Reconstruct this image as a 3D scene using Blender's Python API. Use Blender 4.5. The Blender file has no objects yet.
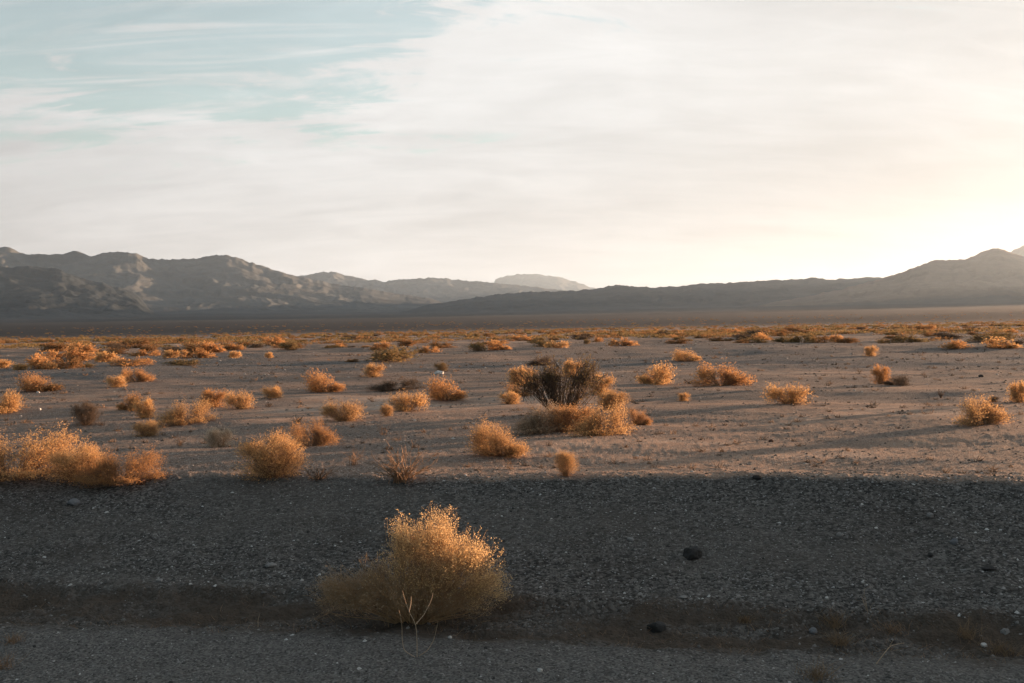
import bpy, math, random
import numpy as np
from mathutils import Matrix, Vector

SC = bpy.context.scene
COL = SC.collection
R = math.radians
F = 995.0
PITCH = math.atan(14.5 / F)
ROLL = R(0.95)
CAMZ = 1.6
SUN_AZ, SUN_EL = R(58.0), R(2.9)

# ------------------------------------------------------------------ noise
_rs = np.random.RandomState(11)
_perm = np.tile(_rs.permutation(512), 3)
_ga = _rs.rand(512) * 2 * np.pi
_gx, _gy = np.cos(_ga), np.sin(_ga)


def pn(x, y):
    x = np.asarray(x, float); y = np.asarray(y, float)
    xi = np.floor(x).astype(np.int64); yi = np.floor(y).astype(np.int64)
    fx, fy = x - xi, y - yi
    u = fx * fx * fx * (fx * (fx * 6 - 15) + 10); v = fy * fy * fy * (fy * (fy * 6 - 15) + 10)

    def g(ix, iy, dx, dy):
        h = _perm[(_perm[ix & 511] + iy) & 511]
        return _gx[h] * dx + _gy[h] * dy
    a = g(xi, yi, fx, fy); b = g(xi + 1, yi, fx - 1, fy)
    c = g(xi, yi + 1, fx, fy - 1); d = g(xi + 1, yi + 1, fx - 1, fy - 1)
    return (a + u * (b - a)) * (1 - v) + (c + u * (d - c)) * v * 1.0


def fbm(x, y, oct=4, gain=.5, lac=2.03):
    s = 0; a = 1.0
    for i in range(oct):
        s = s + a * pn(x + 17.3 * i, y - 9.1 * i); x = x * lac; y = y * lac; a *= gain
    return s


def ridged(x, y, oct=5, gain=.5, lac=2.07):
    s = 0; a = 1.0; n = 0
    for i in range(oct):
        s = s + a * (1 - np.abs(pn(x + 31.7 * i, y + 5.3 * i)) * 2.0); n += a
        x = x * lac; y = y * lac; a *= gain
    return s / n


def sstep(a, b, x):
    t = np.clip((np.asarray(x, float) - a) / (b - a), 0, 1)
    return t * t * (3 - 2 * t)


# ------------------------------------------------------------------ terrain
SL = 0.178                                    # the bank runs slightly aslant to the view
_pw = np.array([-40, 4.85, 5.05, 5.25, 5.5, 5.66, 5.76, 5.95, 6.6, 7.3, 7.66, 7.9, 9.0, 12, 500.])
_pz = np.array([-.02, 0.0, -.018, -.055, -.06, -.025, .03, .045, .175, .325, .405, .425, .42, .42, .42])


def wcoord(x, y):
    wob = .10 * pn(x * .9 + 3, y * .15) + .085 * pn(x * 2.6, y * .4 + 7) + .035 * pn(x * 7, y * .8 + 1)
    return y + SL * x + wob * sstep(-1, 4, y) * (1 - sstep(12, 30, y))


def height(x, y):
    x = np.asarray(x, float); y = np.asarray(y, float)
    r = np.hypot(x, y)
    w = wcoord(x, y)
    z = np.interp(w, _pw, _pz)
    plain = sstep(7.5, 8.4, w)
    # gentle swells on the plain
    fade = 1 - sstep(120, 300, r)
    z = z + plain * fade * (.055 * fbm(x * .22, y * .5 + 2, 3) + .010 * fbm(x * .6 + 9, y * 1.9, 4))
    z = z + plain * fade * sstep(14, 40, r) * .20 * fbm(x * .07, y * .12 + 5, 4)
    # rough ground close by
    near = 1 - sstep(10, 18, r)
    z = z + near * ((.016 - .011 * plain) * fbm(x * 3, y * 4, 4) + (.006 - .002 * plain) * fbm(x * 14, y * 17, 3))
    gully = sstep(5.0, 5.2, w) * (1 - sstep(5.7, 5.9, w))
    z = z + gully * (.012 * np.abs(fbm(x * 22, y * 26, 2)) + .040 * fbm(x * 2.5 + 4, y * 5, 5, .58) + .016 * fbm(x * 9, y * 12, 3))
    crest = np.exp(-((w - 7.72) / .16) ** 2)
    z = z + .042 * np.exp(-((x - 2.3) / 1.5) ** 2 - ((w - 7.75) / .33) ** 2)  # swell added to the crest so it shades the big shrub's lower part
    z = z + crest * (.018 * np.abs(fbm(x * 6, y * 6 + 3, 3)) + .004)
    # far fan rising to the mountains
    t = np.clip((r - 420) / 4600, 0, 5)
    far = 82 * t ** 1.12 * (1 + .22 * fbm(x * .00045 + 3, y * .0003, 3)) + 5 * sstep(900, 3000, r) * fbm(x * .0011, y * .0011, 4)
    z = z + np.minimum(far, 320) * sstep(400, 700, r)
    return z


# ------------------------------------------------------------------ camera maths
R0, F0, U0 = Vector((1, 0, 0)), Vector((0, math.cos(PITCH), -math.sin(PITCH))), Vector((0, math.sin(PITCH), math.cos(PITCH)))
RIGHT = math.cos(ROLL) * R0 - math.sin(ROLL) * U0
UP = math.sin(ROLL) * R0 + math.cos(ROLL) * U0


def ray(px, py):
    return (F0 * F + RIGHT * (px - 512) + UP * (341.5 - py)).normalized()


def ground_at(px, py):
    d = ray(px, py)
    z = .42
    lo = 2.0
    # march to the first hit
    prev = lo
    t = lo
    while t < 900:
        if CAMZ + d.z * t < float(height(d.x * t, d.y * t)):
            a, b = prev, t
            for _ in range(30):
                m = .5 * (a + b)
                if CAMZ + d.z * m < float(height(d.x * m, d.y * m)): b = m
                else: a = m
            return Vector((d.x * b, d.y * b, float(height(d.x * b, d.y * b))))
        prev = t
        t *= 1.012
    t = 300
    return Vector((d.x * t, d.y * t, float(height(d.x * t, d.y * t))))


# ------------------------------------------------------------------ node helpers
class NT:
    def __init__(self, tree):
        self.t = tree; self.n = tree.nodes; self.n.clear()

    def add(self, typ, ins=None, **props):
        nd = self.n.new(typ)
        for k, v in props.items(): setattr(nd, k, v)
        for k, v in (ins or {}).items():
            s = nd.inputs[k]
            if isinstance(v, bpy.types.NodeSocket): self.t.links.new(v, s)
            elif isinstance(v, bpy.types.Node): self.t.links.new(v.outputs[0], s)
            else: s.default_value = v
        return nd

    def math(self, op, a, b=0.0, c=None, clamp=False):
        ins = {0: a, 1: b}
        if c is not None: ins[2] = c
        return self.add('ShaderNodeMath', ins, operation=op, use_clamp=clamp).outputs[0]

    def mixc(self, f, a, b, blend='MIX'):
        m = self.add('ShaderNodeMix', data_type='RGBA', blend_type=blend)
        for i, v in ((0, f), (6, a), (7, b)):
            s = m.inputs[i]
            if isinstance(v, bpy.types.NodeSocket): self.t.links.new(v, s)
            elif isinstance(v, (tuple, list)): s.default_value = (*v[:3], 1)
            else: s.default_value = v
        return m.outputs[2]

    def smooth(self, x, a, b, lo=0.0, hi=1.0):
        m = self.add('ShaderNodeMapRange', {0: x, 1: a, 2: b, 3: lo, 4: hi}, interpolation_type='SMOOTHSTEP')
        return m.outputs[0]

    def noise(self, vec, scale, detail=4.0, rough=.55, dist=0.0):
        return self.add('ShaderNodeTexNoise', {'Vector': vec, 'Scale': scale, 'Detail': detail, 'Roughness': rough, 'Distortion': dist}).outputs[0]

    def scaled(self, vec, s, rot=(0, 0, 0), loc=(0, 0, 0)):
        return self.add('ShaderNodeMapping', {'Vector': vec, 'Scale': s, 'Rotation': rot, 'Location': loc}).outputs[0]

    def attr(self, name):
        return self.add('ShaderNodeAttribute', attribute_name=name).outputs['Fac']


def new_mat(name):
    m = bpy.data.materials.new(name); m.use_nodes = True
    return m, NT(m.node_tree)


def principled(t, color, rough=.9, normal=None, spec=.15):
    ins = {'Base Color': color if not isinstance(color, tuple) else (*color, 1), 'Roughness': rough, 'Specular IOR Level': spec}
    if normal is not None: ins['Normal'] = normal
    p = t.add('ShaderNodeBsdfPrincipled', ins)
    t.add('ShaderNodeOutputMaterial', {'Surface': p.outputs[0]})
    return p


# ------------------------------------------------------------------ materials
def ground_mat():
    m, t = new_mat('desert_ground')
    co = t.add('ShaderNodeTexCoord').outputs['Object']
    bank, soil, far, bed = t.attr('bank'), t.attr('soil'), t.attr('far'), t.attr('bed')
    n_big = t.noise(t.scaled(co, (.16, .30, 1), (0, 0, .17)), 1.0, 5, .6)
    n_mid = t.noise(t.scaled(co, (1.1, 2.0, 1), (0, 0, .17)), 1.0, 6, .65)
    n_fin = t.noise(co, 26, 4, .7)
    n_grit = t.noise(co, 110, 3, .7)
    vor = t.add('ShaderNodeTexVoronoi', {'Vector': co, 'Scale': 60.0}, feature='F1')
    vor2 = t.add('ShaderNodeTexVoronoi', {'Vector': co, 'Scale': 95.0}, feature='F1')
    cellv = t.add('ShaderNodeSeparateColor', {0: vor.outputs['Color']}).outputs[0]
    cellv2 = t.add('ShaderNodeSeparateColor', {0: vor2.outputs['Color']}).outputs[1]
    # plain: warm silt with darker gravelly sheets
    sand = t.mixc(n_mid, (.25, .160, .112), (.46, .302, .212))
    grav = t.mixc(cellv, (.085, .066, .056), (.25, .20, .168))
    k = t.smooth(t.math('ADD', n_big, t.math('MULTIPLY', n_mid, .6)), .64, .86)
    plain = t.mixc(t.math('MULTIPLY', k, .92), sand, grav)
    plain = t.mixc(t.math('MULTIPLY', t.smooth(t.math('ADD', n_big, t.math('MULTIPLY', n_mid, .3)), .60, .46), .55), plain, t.mixc(cellv, (.26, .215, .18), (.48, .42, .36)))
    plain = t.mixc(t.math('MULTIPLY', t.smooth(n_fin, .56, .70), .5), plain, (.13, .105, .085))
    plain = t.mixc(t.smooth(cellv2, .93, .97), plain, (.42, .37, .32))
    # pale stony bed in the middle distance
    bedc = t.mixc(t.smooth(cellv, .3, 1.0), (.050, .049, .049), (.25, .24, .23))
    plain = t.mixc(t.math('MULTIPLY', bed, .85), plain, bedc)
    # grey gravel of the bank and the shoulder
    g1 = t.mixc(t.math('POWER', cellv, 1.6), (.026, .0245, .023), (.172, .160, .148))
    g1 = t.mixc(t.math('MULTIPLY', t.smooth(n_grit, .45, .75), .35), g1, (.12, .119, .118))
    g1 = t.mixc(t.math('MULTIPLY', t.smooth(n_mid, .48, .7), .5), g1, (.050, .042, .036))
    g1 = t.mixc(t.smooth(cellv2, .955, .98), g1, (.26, .255, .25))
    patch = t.smooth(t.noise(t.scaled(co, (.5, .9, 1)), 1.0, 5, .6), .42, .66)
    g1 = t.mixc(t.math('MULTIPLY', patch, .45), g1, t.mixc(n_fin, (.070, .062, .055), (.170, .154, .138)))
    sh = t.mixc(cellv2, (.045, .042, .039), (.205, .194, .182))
    sh = t.mixc(t.math('MULTIPLY', t.smooth(n_grit, .45, .75), .4), sh, (.15, .142, .135))
    g1 = t.mixc(t.math('MULTIPLY', t.attr('shoulder'), .75), g1, sh)
    col = t.mixc(bank, plain, g1)
    so = t.mixc(n_fin, (.045, .034, .027), (.105, .083, .065))
    col = t.mixc(soil, col, so)
    # far scrub-covered fan, its colour darkened further to carry the valley shade
    n_f = t.noise(t.scaled(co, (.0016, .005, .004), (0, 0, .2)), 1.0, 7, .65)
    n_f2 = t.noise(t.scaled(co, (.02, .02, .02)), 1.0, 4, .6)
    fc = t.mixc(n_f, (.004, .008, .013), (.026, .029, .033))
    fc = t.mixc(t.math('MULTIPLY', t.smooth(n_f2, .5, .7), .5), fc, (.02, .02, .018))
    fc = t.mixc(t.math('MULTIPLY', t.smooth(n_f, .58, .74), .5), fc, (.085, .086, .088))
    col = t.mixc(far, col, fc)
    hgt = t.math('ADD', t.math('MULTIPLY', n_fin, .9), t.math('MULTIPLY', t.math('SUBTRACT', 1.0, vor.outputs['Distance']), .9))
    hgt = t.math('ADD', hgt, t.math('MULTIPLY', n_grit, .4))
    bmp = t.add('ShaderNodeBump', {'Height': hgt, 'Strength': .75, 'Distance': .014})
    principled(t, col, .95, bmp.outputs[0], .08)
    return m


def stone_mat(name, a, b, c=None):
    m, t = new_mat(name)
    co = t.add('ShaderNodeTexCoord').outputs['Object']
    rnd = t.add('ShaderNodeNewGeometry').outputs['Random Per Island']
    n = t.noise(co, 60, 4, .6)
    col = t.mixc(rnd, a, b)
    if c: col = t.mixc(t.smooth(rnd, .94, .975), col, c)
    col = t.mixc(t.math('MULTIPLY', t.smooth(n, .4, .7), .4), col, tuple(x * .55 for x in a))
    bmp = t.add('ShaderNodeBump', {'Height': n, 'Strength': .5, 'Distance': .006})
    principled(t, col, .9, bmp.outputs[0], .2)
    return m


def leaf_mat(name, a, b, trans=.45):
    m, t = new_mat(name)
    rnd = t.add('ShaderNodeNewGeometry').outputs['Random Per Island']
    co = t.add('ShaderNodeTexCoord').outputs['Object']
    n = t.noise(co, 7.0, 3, .6)
    obr = t.add('ShaderNodeObjectInfo').outputs['Random']
    f = t.math('ADD', t.math('MULTIPLY', rnd, .6), t.math('MULTIPLY', n, .4))
    col = t.mixc(f, a, b)
    col = t.mixc(t.math('MULTIPLY', obr, .35), col, tuple(x * .7 for x in a))
    d = t.add('ShaderNodeBsdfDiffuse', {'Color': col, 'Roughness': .3})
    tr = t.add('ShaderNodeBsdfTranslucent', {'Color': col})
    mx = t.add('ShaderNodeMixShader', {0: trans, 1: d.outputs[0], 2: tr.outputs[0]})
    t.add('ShaderNodeOutputMaterial', {'Surface': mx.outputs[0]})
    return m


def twig_mat(name, a, b):
    m, t = new_mat(name)
    rnd = t.add('ShaderNodeNewGeometry').outputs['Random Per Island']
    co = t.add('ShaderNodeTexCoord').outputs['Object']
    n = t.noise(co, 40, 3)
    col = t.mixc(t.math('ADD', t.math('MULTIPLY', rnd, .6), t.math('MULTIPLY', n, .4)), a, b)
    principled(t, col, .85, None, .15)
    return m


def rock_mat(name, a, b, pale=None):
    m, t = new_mat(name)
    co = t.add('ShaderNodeTexCoord').outputs['Object']
    n1 = t.noise(co, .0012, 6, .6, .5)
    n2 = t.noise(co, .009, 5, .65)
    n3 = t.noise(t.scaled(co, (1, 1, 3.5)), .0035, 5, .6)
    col = t.mixc(n1, a, b)
    col = t.mixc(t.math('MULTIPLY', t.smooth(n3, .45, .65), .5), col, tuple(x * .55 for x in a))
    fan = t.mixc(n3, (.018, .023, .028), (.074, .075, .076))
    col = t.mixc(t.smooth(t.math('ADD', t.attr('up'), t.math('MULTIPLY', n1, .35)), .30, .62), fan, col)
    if pale: col = t.mixc(t.math('MULTIPLY', t.smooth(n1, .56, .70), .4), col, pale)
    col = t.mixc(t.math('MULTIPLY', t.smooth(n2, .48, .7), .45), col, tuple(x * .5 for x in a))
    bmp = t.add('ShaderNodeBump', {'Height': n2, 'Strength': .6, 'Distance': 20.0})
    principled(t, col, .95, bmp.outputs[0], .05)
    return m


M_GROUND = ground_mat()
M_GRAVEL = stone_mat('gravel_stone', (.024, .023, .022), (.235, .220, .204), (.48, .47, .45))
M_PEBBLE = stone_mat('pebble_stone', (.045, .036, .030), (.25, .20, .16), (.46, .42, .38))
M_DARKROCK = stone_mat('dark_basalt', (.026, .025, .025), (.046, .044, .043))
M_PALEROCK = stone_mat('pale_stone', (.19, .183, .175), (.27, .26, .25))
M_GREYROCK = stone_mat('grey_stone', (.13, .135, .145), (.18, .185, .195))
M_REDROCK = stone_mat('red_stone', (.06, .03, .022), (.10, .05, .035))
M_WHITEROCK = stone_mat('white_stone', (.50, .47, .44), (.6, .57, .54))
L_GOLD = leaf_mat('leaf_gold', (.55, .32, .13), (.85, .575, .29))
L_RUST = leaf_mat('leaf_rust', (.44, .235, .10), (.74, .44, .20))
L_BRIGHT = leaf_mat('leaf_bright_gold', (.66, .44, .20), (.94, .73, .42), .5)
L_OLIVE = leaf_mat('leaf_olive', (.19, .14, .068), (.35, .255, .125), .36)
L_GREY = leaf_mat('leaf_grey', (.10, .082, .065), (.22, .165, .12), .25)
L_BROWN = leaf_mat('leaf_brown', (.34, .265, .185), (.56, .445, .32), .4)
L_PALE = leaf_mat('leaf_pale', (.62, .50, .38), (.85, .74, .60), .4)
L_FAR = leaf_mat('leaf_far', (.19, .108, .052), (.42, .245, .115), .4)
T_BROWN = twig_mat('twig_brown', (.15, .095, .060), (.34, .22, .135))
T_GOLD = twig_mat('twig_gold', (.26, .165, .09), (.50, .33, .18))
T_DARK = twig_mat('twig_dark', (.065, .048, .036), (.16, .112, .08))
T_RUST = twig_mat('twig_rust', (.15, .098, .056), (.27, .185, .11))
T_PALE = twig_mat('twig_pale', (.30, .22, .15), (.45, .34, .24))


# ------------------------------------------------------------------ mesh helpers
def mesh_np(name, verts, faces, mat, smooth=False):
    """verts (N,3); faces (M,k) all the same size"""
    verts = np.ascontiguousarray(verts, dtype=np.float32); faces = np.ascontiguousarray(faces, dtype=np.int32)
    me = bpy.data.meshes.new(name)
    k = faces.shape[1]
    me.vertices.add(len(verts)); me.vertices.foreach_set('co', verts.ravel())
    me.loops.add(faces.size); me.loops.foreach_set('vertex_index', faces.ravel())
    me.polygons.add(len(faces))
    me.polygons.foreach_set('loop_start', np.arange(0, faces.size, k, dtype=np.int32))
    if smooth: me.polygons.foreach_set('use_smooth', np.ones(len(faces), dtype=bool))
    me.update(calc_edges=True)
    me.materials.append(mat)
    return me


def link(name, me, parent=None):
    o = bpy.data.objects.new(name, me); COL.objects.link(o)
    if parent: o.parent = parent
    return o


def tag(o, label=None, cat=None, group=None, kind=None):
    if label: o['label'] = label
    if cat: o['category'] = cat
    if group: o['group'] = group
    if kind: o['kind'] = kind
    return o


def empty(name, loc, rz=0, sc=(1, 1, 1)):
    o = bpy.data.objects.new(name, None); COL.objects.link(o)
    o.empty_display_size = .1
    o.location = loc; o.rotation_euler = (0, 0, rz); o.scale = sc
    return o


def cat_mesh(parts):
    vs, fs, n = [], [], 0
    for v, f in parts:
        vs.append(v); fs.append(f + n); n += len(v)
    return np.vstack(vs), np.vstack(fs)


def norm(a):
    return a / (np.linalg.norm(a, axis=-1, keepdims=True) + 1e-9)


def tubes(paths, radii, sides=3):
    """paths (N,P,3) polylines, radii (N,P): thin tubes with pointed ends"""
    N, P, _ = paths.shape
    tan = np.gradient(paths, axis=1); tan = norm(tan)
    ref = np.where(np.abs(tan[..., 2:3]) < .9, np.array([0, 0, 1.]), np.array([1., 0, 0]))
    a = norm(np.cross(tan, ref)); b = np.cross(tan, a)
    ang = np.arange(sides) * 2 * np.pi / sides
    ring = a[:, :, None, :] * np.cos(ang)[None, None, :, None] + b[:, :, None, :] * np.sin(ang)[None, None, :, None]
    v = paths[:, :, None, :] + ring * radii[:, :, None, None]
    v = v.reshape(-1, 3)
    idx = np.arange(N * P * sides).reshape(N, P, sides)
    i0 = idx[:, :-1, :]; i1 = idx[:, 1:, :]
    f = np.stack([i0, np.roll(i0, -1, 2), np.roll(i1, -1, 2), i1], -1).reshape(-1, 4)
    return v, f


def leaves(pos, d, ln, wd, rng):
    """diamond leaf faces, slightly folded"""
    n = len(pos)
    side = norm(np.cross(d, rng.normal(size=(n, 3))))
    ln = ln * rng.uniform(.6, 1.3, (n, 1)); wd = wd * rng.uniform(.6, 1.3, (n, 1))
    nrm = np.cross(d, side)
    v = np.stack([pos, pos + d * ln * .5 + side * wd * .5 + nrm * wd * .15, pos + d * ln, pos + d * ln * .5 - side * wd * .5 + nrm * wd * .15], 1)
    return v.reshape(-1, 3), np.arange(n * 4).reshape(n, 4)


def shrub_meshes(seed, lobes, n_tip, per_tip, leaf, seg, n_stem, stem_r, lmat, smat, fuzz=.38, up=.25, low=-.75, clumps=22, hairs=None, hair_r=.0012):
    """A twiggy shrub grown from the origin. lobes: (cx,cy,cz,rx,ry,rz,weight)."""
    rng = np.random.default_rng(seed)
    lb = np.array(lobes, float)
    pick = rng.choice(len(lb), n_tip, p=lb[:, 6] / lb[:, 6].sum())
    # clumped directions
    cd = norm(rng.normal(size=(len(lb), clumps, 3)) * np.array([1, 1, .8]) + np.array([0, 0, up]))
    crad = rng.uniform(.62, 1.2, (len(lb), clumps))
    ci = rng.integers(0, clumps, n_tip)
    d = norm(cd[pick, ci] + rng.normal(size=(n_tip, 3)) * fuzz)
    d[:, 2] = np.where(d[:, 2] < low, -d[:, 2] * .5, d[:, 2])
    rr = (1.04 - .70 * rng.random(n_tip) ** 1.5) * crad[pick, ci] * rng.uniform(.9, 1.08, n_tip)
    tip = lb[pick, :3] + d * lb[pick, 3:6] * rr[:, None]
    tip[:, 2] = np.abs(tip[:, 2] - .015) + .015
    root = np.stack([lb[pick, 0] * .14, lb[pick, 1] * .14, np.zeros(n_tip)], 1) + rng.normal(size=(n_tip, 3)) * np.array([.05, .05, 0]) * lb[pick, 3:4]
    gd = norm(norm(tip - root) + d * .8 + rng.normal(size=(n_tip, 3)) * .35 + np.array([0, 0, .25]))
    t = rng.random((n_tip, per_tip))
    pos = tip[:, None, :] - gd[:, None, :] * seg * t[..., None] + rng.normal(size=(n_tip, per_tip, 3)) * seg * .10
    ld = norm(gd[:, None, :] + rng.normal(size=(n_tip, per_tip, 3)) * .75)
    pos = pos.reshape(-1, 3); ld = ld.reshape(-1, 3)
    pos[:, 2] = np.maximum(pos[:, 2], .006)
    lv, lf = leaves(pos, ld, leaf[0], leaf[1], rng)
    me_l = mesh_np('foliage', lv, lf, lmat)
    parts = []
    # main stems
    s = rng.choice(n_tip, min(n_stem, n_tip), replace=False)
    P = 6
    u = np.linspace(0, 1, P)[None, :, None]
    a, c = root[s][:, None, :], tip[s][:, None, :]
    mid = a + (c - a) * np.array([.55, .55, .40]) + rng.normal(size=(len(s), 1, 3)) * .05 * np.linalg.norm(c - a, axis=2, keepdims=True)
    path = (1 - u) ** 2 * a + 2 * u * (1 - u) * mid + u ** 2 * c
    path = path + rng.normal(size=path.shape) * .012 * np.linalg.norm(c - a, axis=2, keepdims=True) * u
    path[:, 0, 2] = -.02
    rad = stem_r * rng.uniform(.55, 1.2, (len(s), 1)) * (1 - .82 * np.linspace(0, 1, P))[None, :]
    parts.append(tubes(path, rad))
    # fine twigs near the tips
    h = hairs or n_tip
    q = rng.choice(n_tip, h, replace=h > n_tip)
    L = seg * rng.uniform(1.0, 2.2, (h, 1, 1))
    u3 = np.linspace(0, 1, 3)[None, :, None]
    hd = norm(gd[q] + rng.normal(size=(h, 3)) * .3)[:, None, :]
    hp = tip[q][:, None, :] - hd * L * (1 - u3) + rng.normal(size=(h, 3, 3)) * seg * .07
    hp[:, :, 2] = np.maximum(hp[:, :, 2], .004)
    parts.append(tubes(hp, hair_r * np.array([1.2, 1, .5])[None, :] * rng.uniform(.7, 1.3, (h, 1))))
    sv, sf = cat_mesh(parts)
    me_s = mesh_np('stem', sv, sf, smat)
    return me_l, me_s


def rock_mesh(name, seed, mat, flat=.6, sub=3):
    rng = np.random.default_rng(seed)
    import bmesh
    bm = bmesh.new(); bmesh.ops.create_icosphere(bm, subdivisions=sub, radius=1)
    v = np.array([p.co[:] for p in bm.verts])
    # chop with random planes: angular stone
    for _ in range(9):
        n = norm(rng.normal(size=3)); k = rng.uniform(.62, .95)
        dd = v @ n
        v = v - np.outer(np.maximum(dd - k, 0), n)
    v = v * (1 + .05 * rng.normal(size=(len(v), 1)))
    v = v * np.array([1, rng.uniform(.7, 1), flat])
    for p, c in zip(bm.verts, v): p.co = c
    me = bpy.data.meshes.new(name); bm.to_mesh(me); bm.free()
    me.materials.append(mat)
    return me


# ------------------------------------------------------------------ ground sheet
def build_ground():
    fine = np.radians(np.linspace(-33, 33, 861))
    left = np.radians(np.linspace(-180, -33, 70))[:-1]; right = np.radians(np.linspace(33, 180, 70))[1:-1]
    az = np.concatenate([left, fine, right]); A = len(az)
    r = np.concatenate([[0.6, 1.2, 2.0, 2.8, 3.4], np.arange(3.9, 8.6, .016), 8.6 * np.exp(np.linspace(0, math.log(30 / 8.6), 150))[1:],
                        30 * np.exp(np.linspace(0, math.log(400 / 30), 130))[1:], 400 * np.exp(np.linspace(0, math.log(19000 / 400), 90))[1:]])
    N = len(r)
    X = r[:, None] * np.sin(az)[None, :]; Y = r[:, None] * np.cos(az)[None, :]
    Z = height(X, Y)
    w = wcoord(X, Y)
    rr = np.hypot(X, Y)
    v = np.stack([X, Y, Z], -1).reshape(-1, 3)
    v = np.vstack([v, [[0, 0, float(height(0, 0))]]])
    i = np.arange(N * A).reshape(N, A)
    j = np.roll(i, -1, 1)
    f = np.stack([i[:-1], j[:-1], j[1:], i[1:]], -1).reshape(-1, 4)[:, ::-1]
    # close the middle with quads made of pairs of triangles
    c = N * A
    ring = i[0]
    fan = np.stack([np.full(A // 2, c), ring[0:2 * (A // 2):2], ring[1:2 * (A // 2):2], np.roll(ring, -2)[0:2 * (A // 2):2]], -1)[:, ::-1]
    f = np.vstack([f, fan])
    me = mesh_np('ground', v, f, M_GROUND, True)
    nz = .10 * fbm(X * 1.6, Y * 1.6, 4)
    at = {'bank': 1 - sstep(7.62, 7.82, w + nz * .9),
          'soil': sstep(4.98, 5.34, w + nz * 1.6) * (1 - sstep(5.60, 5.90, w + nz * 1.3)) * np.clip(.86 + 1.3 * fbm(X * 1.3 + 2, Y * 3.2, 4), .25, 1),
          'shoulder': 1 - sstep(4.85, 5.25, w + nz * 1.2),
          'far': sstep(190, 620, rr + 260 * nz * 2),
          'bed': sstep(24, 30, rr + 14 * nz * 3) * (1 - sstep(52, 66, rr + 30 * nz)) * sstep(-.25, .15, fbm(X * .03 + 4, Y * .03, 3) + .15 + .01 * X)}
    for k, arr in at.items():
        a = me.attributes.new(k, 'FLOAT', 'POINT')
        a.data.foreach_set('value', np.append(arr.ravel(), arr.ravel()[0]).astype(np.float32))
    o = link('ground', me)
    tag(o, 'desert plain with a gravel bank sloping down to a grey shoulder', 'ground', kind='structure')


build_ground()


# ------------------------------------------------------------------ mountains
def azel(px, py):
    d = ray(px, py)
    return math.atan2(d.x, d.y), d.z / math.hypot(d.x, d.y)


def mountain(D, depth, pts, seed, mat, label, foot=.62, amp=.21, gul=1.0, beyond=()):
    """A range D metres off: crest traced as (azimuth, height); foot nearer, back slope behind."""
    rng = np.random.default_rng(seed)
    A, E = zip(*[azel(*p) for p in pts])
    A, E = list(A), list(E)
    for side, a, e in beyond:
        if side < 0: A.insert(0, R(a)); E.insert(0, e)
        else: A.append(R(a)); E.append(e)
    A, E = np.array(A), np.array(E)
    nu = int((A[-1] - A[0]) * 995 / 1.6) + 2
    nv = 150
    u = np.linspace(A[0], A[-1], nu)
    ec = np.interp(u, A, E)
    ec = ec + .0015 * fbm(u * 130 + seed, u * 0 + seed, 5, .6) * np.clip(ec * 30, 0, 1)
    crest = np.maximum(ec * D + CAMZ, 2)
    s = np.concatenate([np.linspace(0, 1, 110), 1 + np.linspace(0, 1, 41)[1:] ** 1.2])
    nv = len(s)
    U, S = np.meshgrid(u, s)
    rad = D + (S - 1) * depth
    # crest line wanders in depth
    rad = rad + depth * .13 * fbm(U * 9 + seed * 3.1, U * 0, 3) * np.clip(S, 0, 1)
    X, Y = rad * np.sin(U), rad * np.cos(U)
    g = height(X, Y) - 5
    up = np.clip(S, 0, 1)
    k = 1 / (depth * .55)
    wx = X * k + .5 * fbm(X * k * 1.3, Y * k * 1.3 + seed, 3); wy = Y * k + .5 * fbm(X * k * 1.3 + 5, Y * k * 1.3 - seed, 3)
    rn = ridged(wx * 3.2 + seed, wy * 3.2, 6, .53)
    rn2 = ridged(U * 40 * gul + seed + 1.2 * pn(S * 3, U * 20), S * 1.5, 4, .5)
    prof = .10 * up + .25 * up ** 1.6 + .65 * up ** 2.5
    back = np.clip(S - 1, 0, 1)
    prof = prof * (1 - back ** 1.5)
    uu = np.linspace(0, 1, nu)
    tap = sstep(0, .10, uu) * (1 - sstep(.90, 1, uu)) if not beyond else (sstep(0, .10, uu) if beyond[0][0] > 0 else 1 - sstep(.90, 1, uu))
    sharp = crest * tap
    kern = np.hanning(max(9, int(nu * .10)) | 1); kern /= kern.sum()
    pad = len(kern) // 2
    soft = np.convolve(np.pad(sharp, pad, mode='edge'), kern, 'valid')
    wt = np.clip(S, 0, 1) ** 5 * np.where(S > 1, np.clip(1 - (S - 1) * 2.5, 0, 1), 1)
    C = soft[None, :] * (1 - wt) + sharp[None, :] * wt
    C = np.maximum(C, g + 1)
    h = (C - g) * prof
    ero = (.80 * (rn - .62) + .20 * (rn2 - .6)) * amp * 1.7
    mask = (up * (1 - up) ** .35 * 1.35) * (S <= 1) + .35 * (S > 1) * (1 - back) * 0 + .0
    _nc = np.exp(-((S - 1) / .06) ** 2) * .05
    z = g + h + C * ero * 1.25 * np.where(S <= 1, mask, .25 * back * (1 - back)) 
    z = z + (C - g) * .014 * up * fbm(X * .011, Y * .011 + seed, 4, .65)
    z = np.minimum(z, g + (C - g) * np.where(S < 1, .30 * up + .70 * up ** .8, 1))
    # keep nothing in front above its own crest line as seen from the plain
    v = np.stack([X, Y, z], -1).reshape(-1, 3)
    i = np.arange(nv * nu).reshape(nv, nu)
    f = np.stack([i[:-1, :-1], i[:-1, 1:], i[1:, 1:], i[1:, :-1]], -1).reshape(-1, 4)
    me = mesh_np('mountain', v, f, mat, True)
    me.attributes.new('up', 'FLOAT', 'POINT').data.foreach_set('value', np.ascontiguousarray(up.ravel(), dtype=np.float32))
    o = link('mountain', me)
    tag(o, label, 'mountain', kind='structure')
    return o


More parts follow.
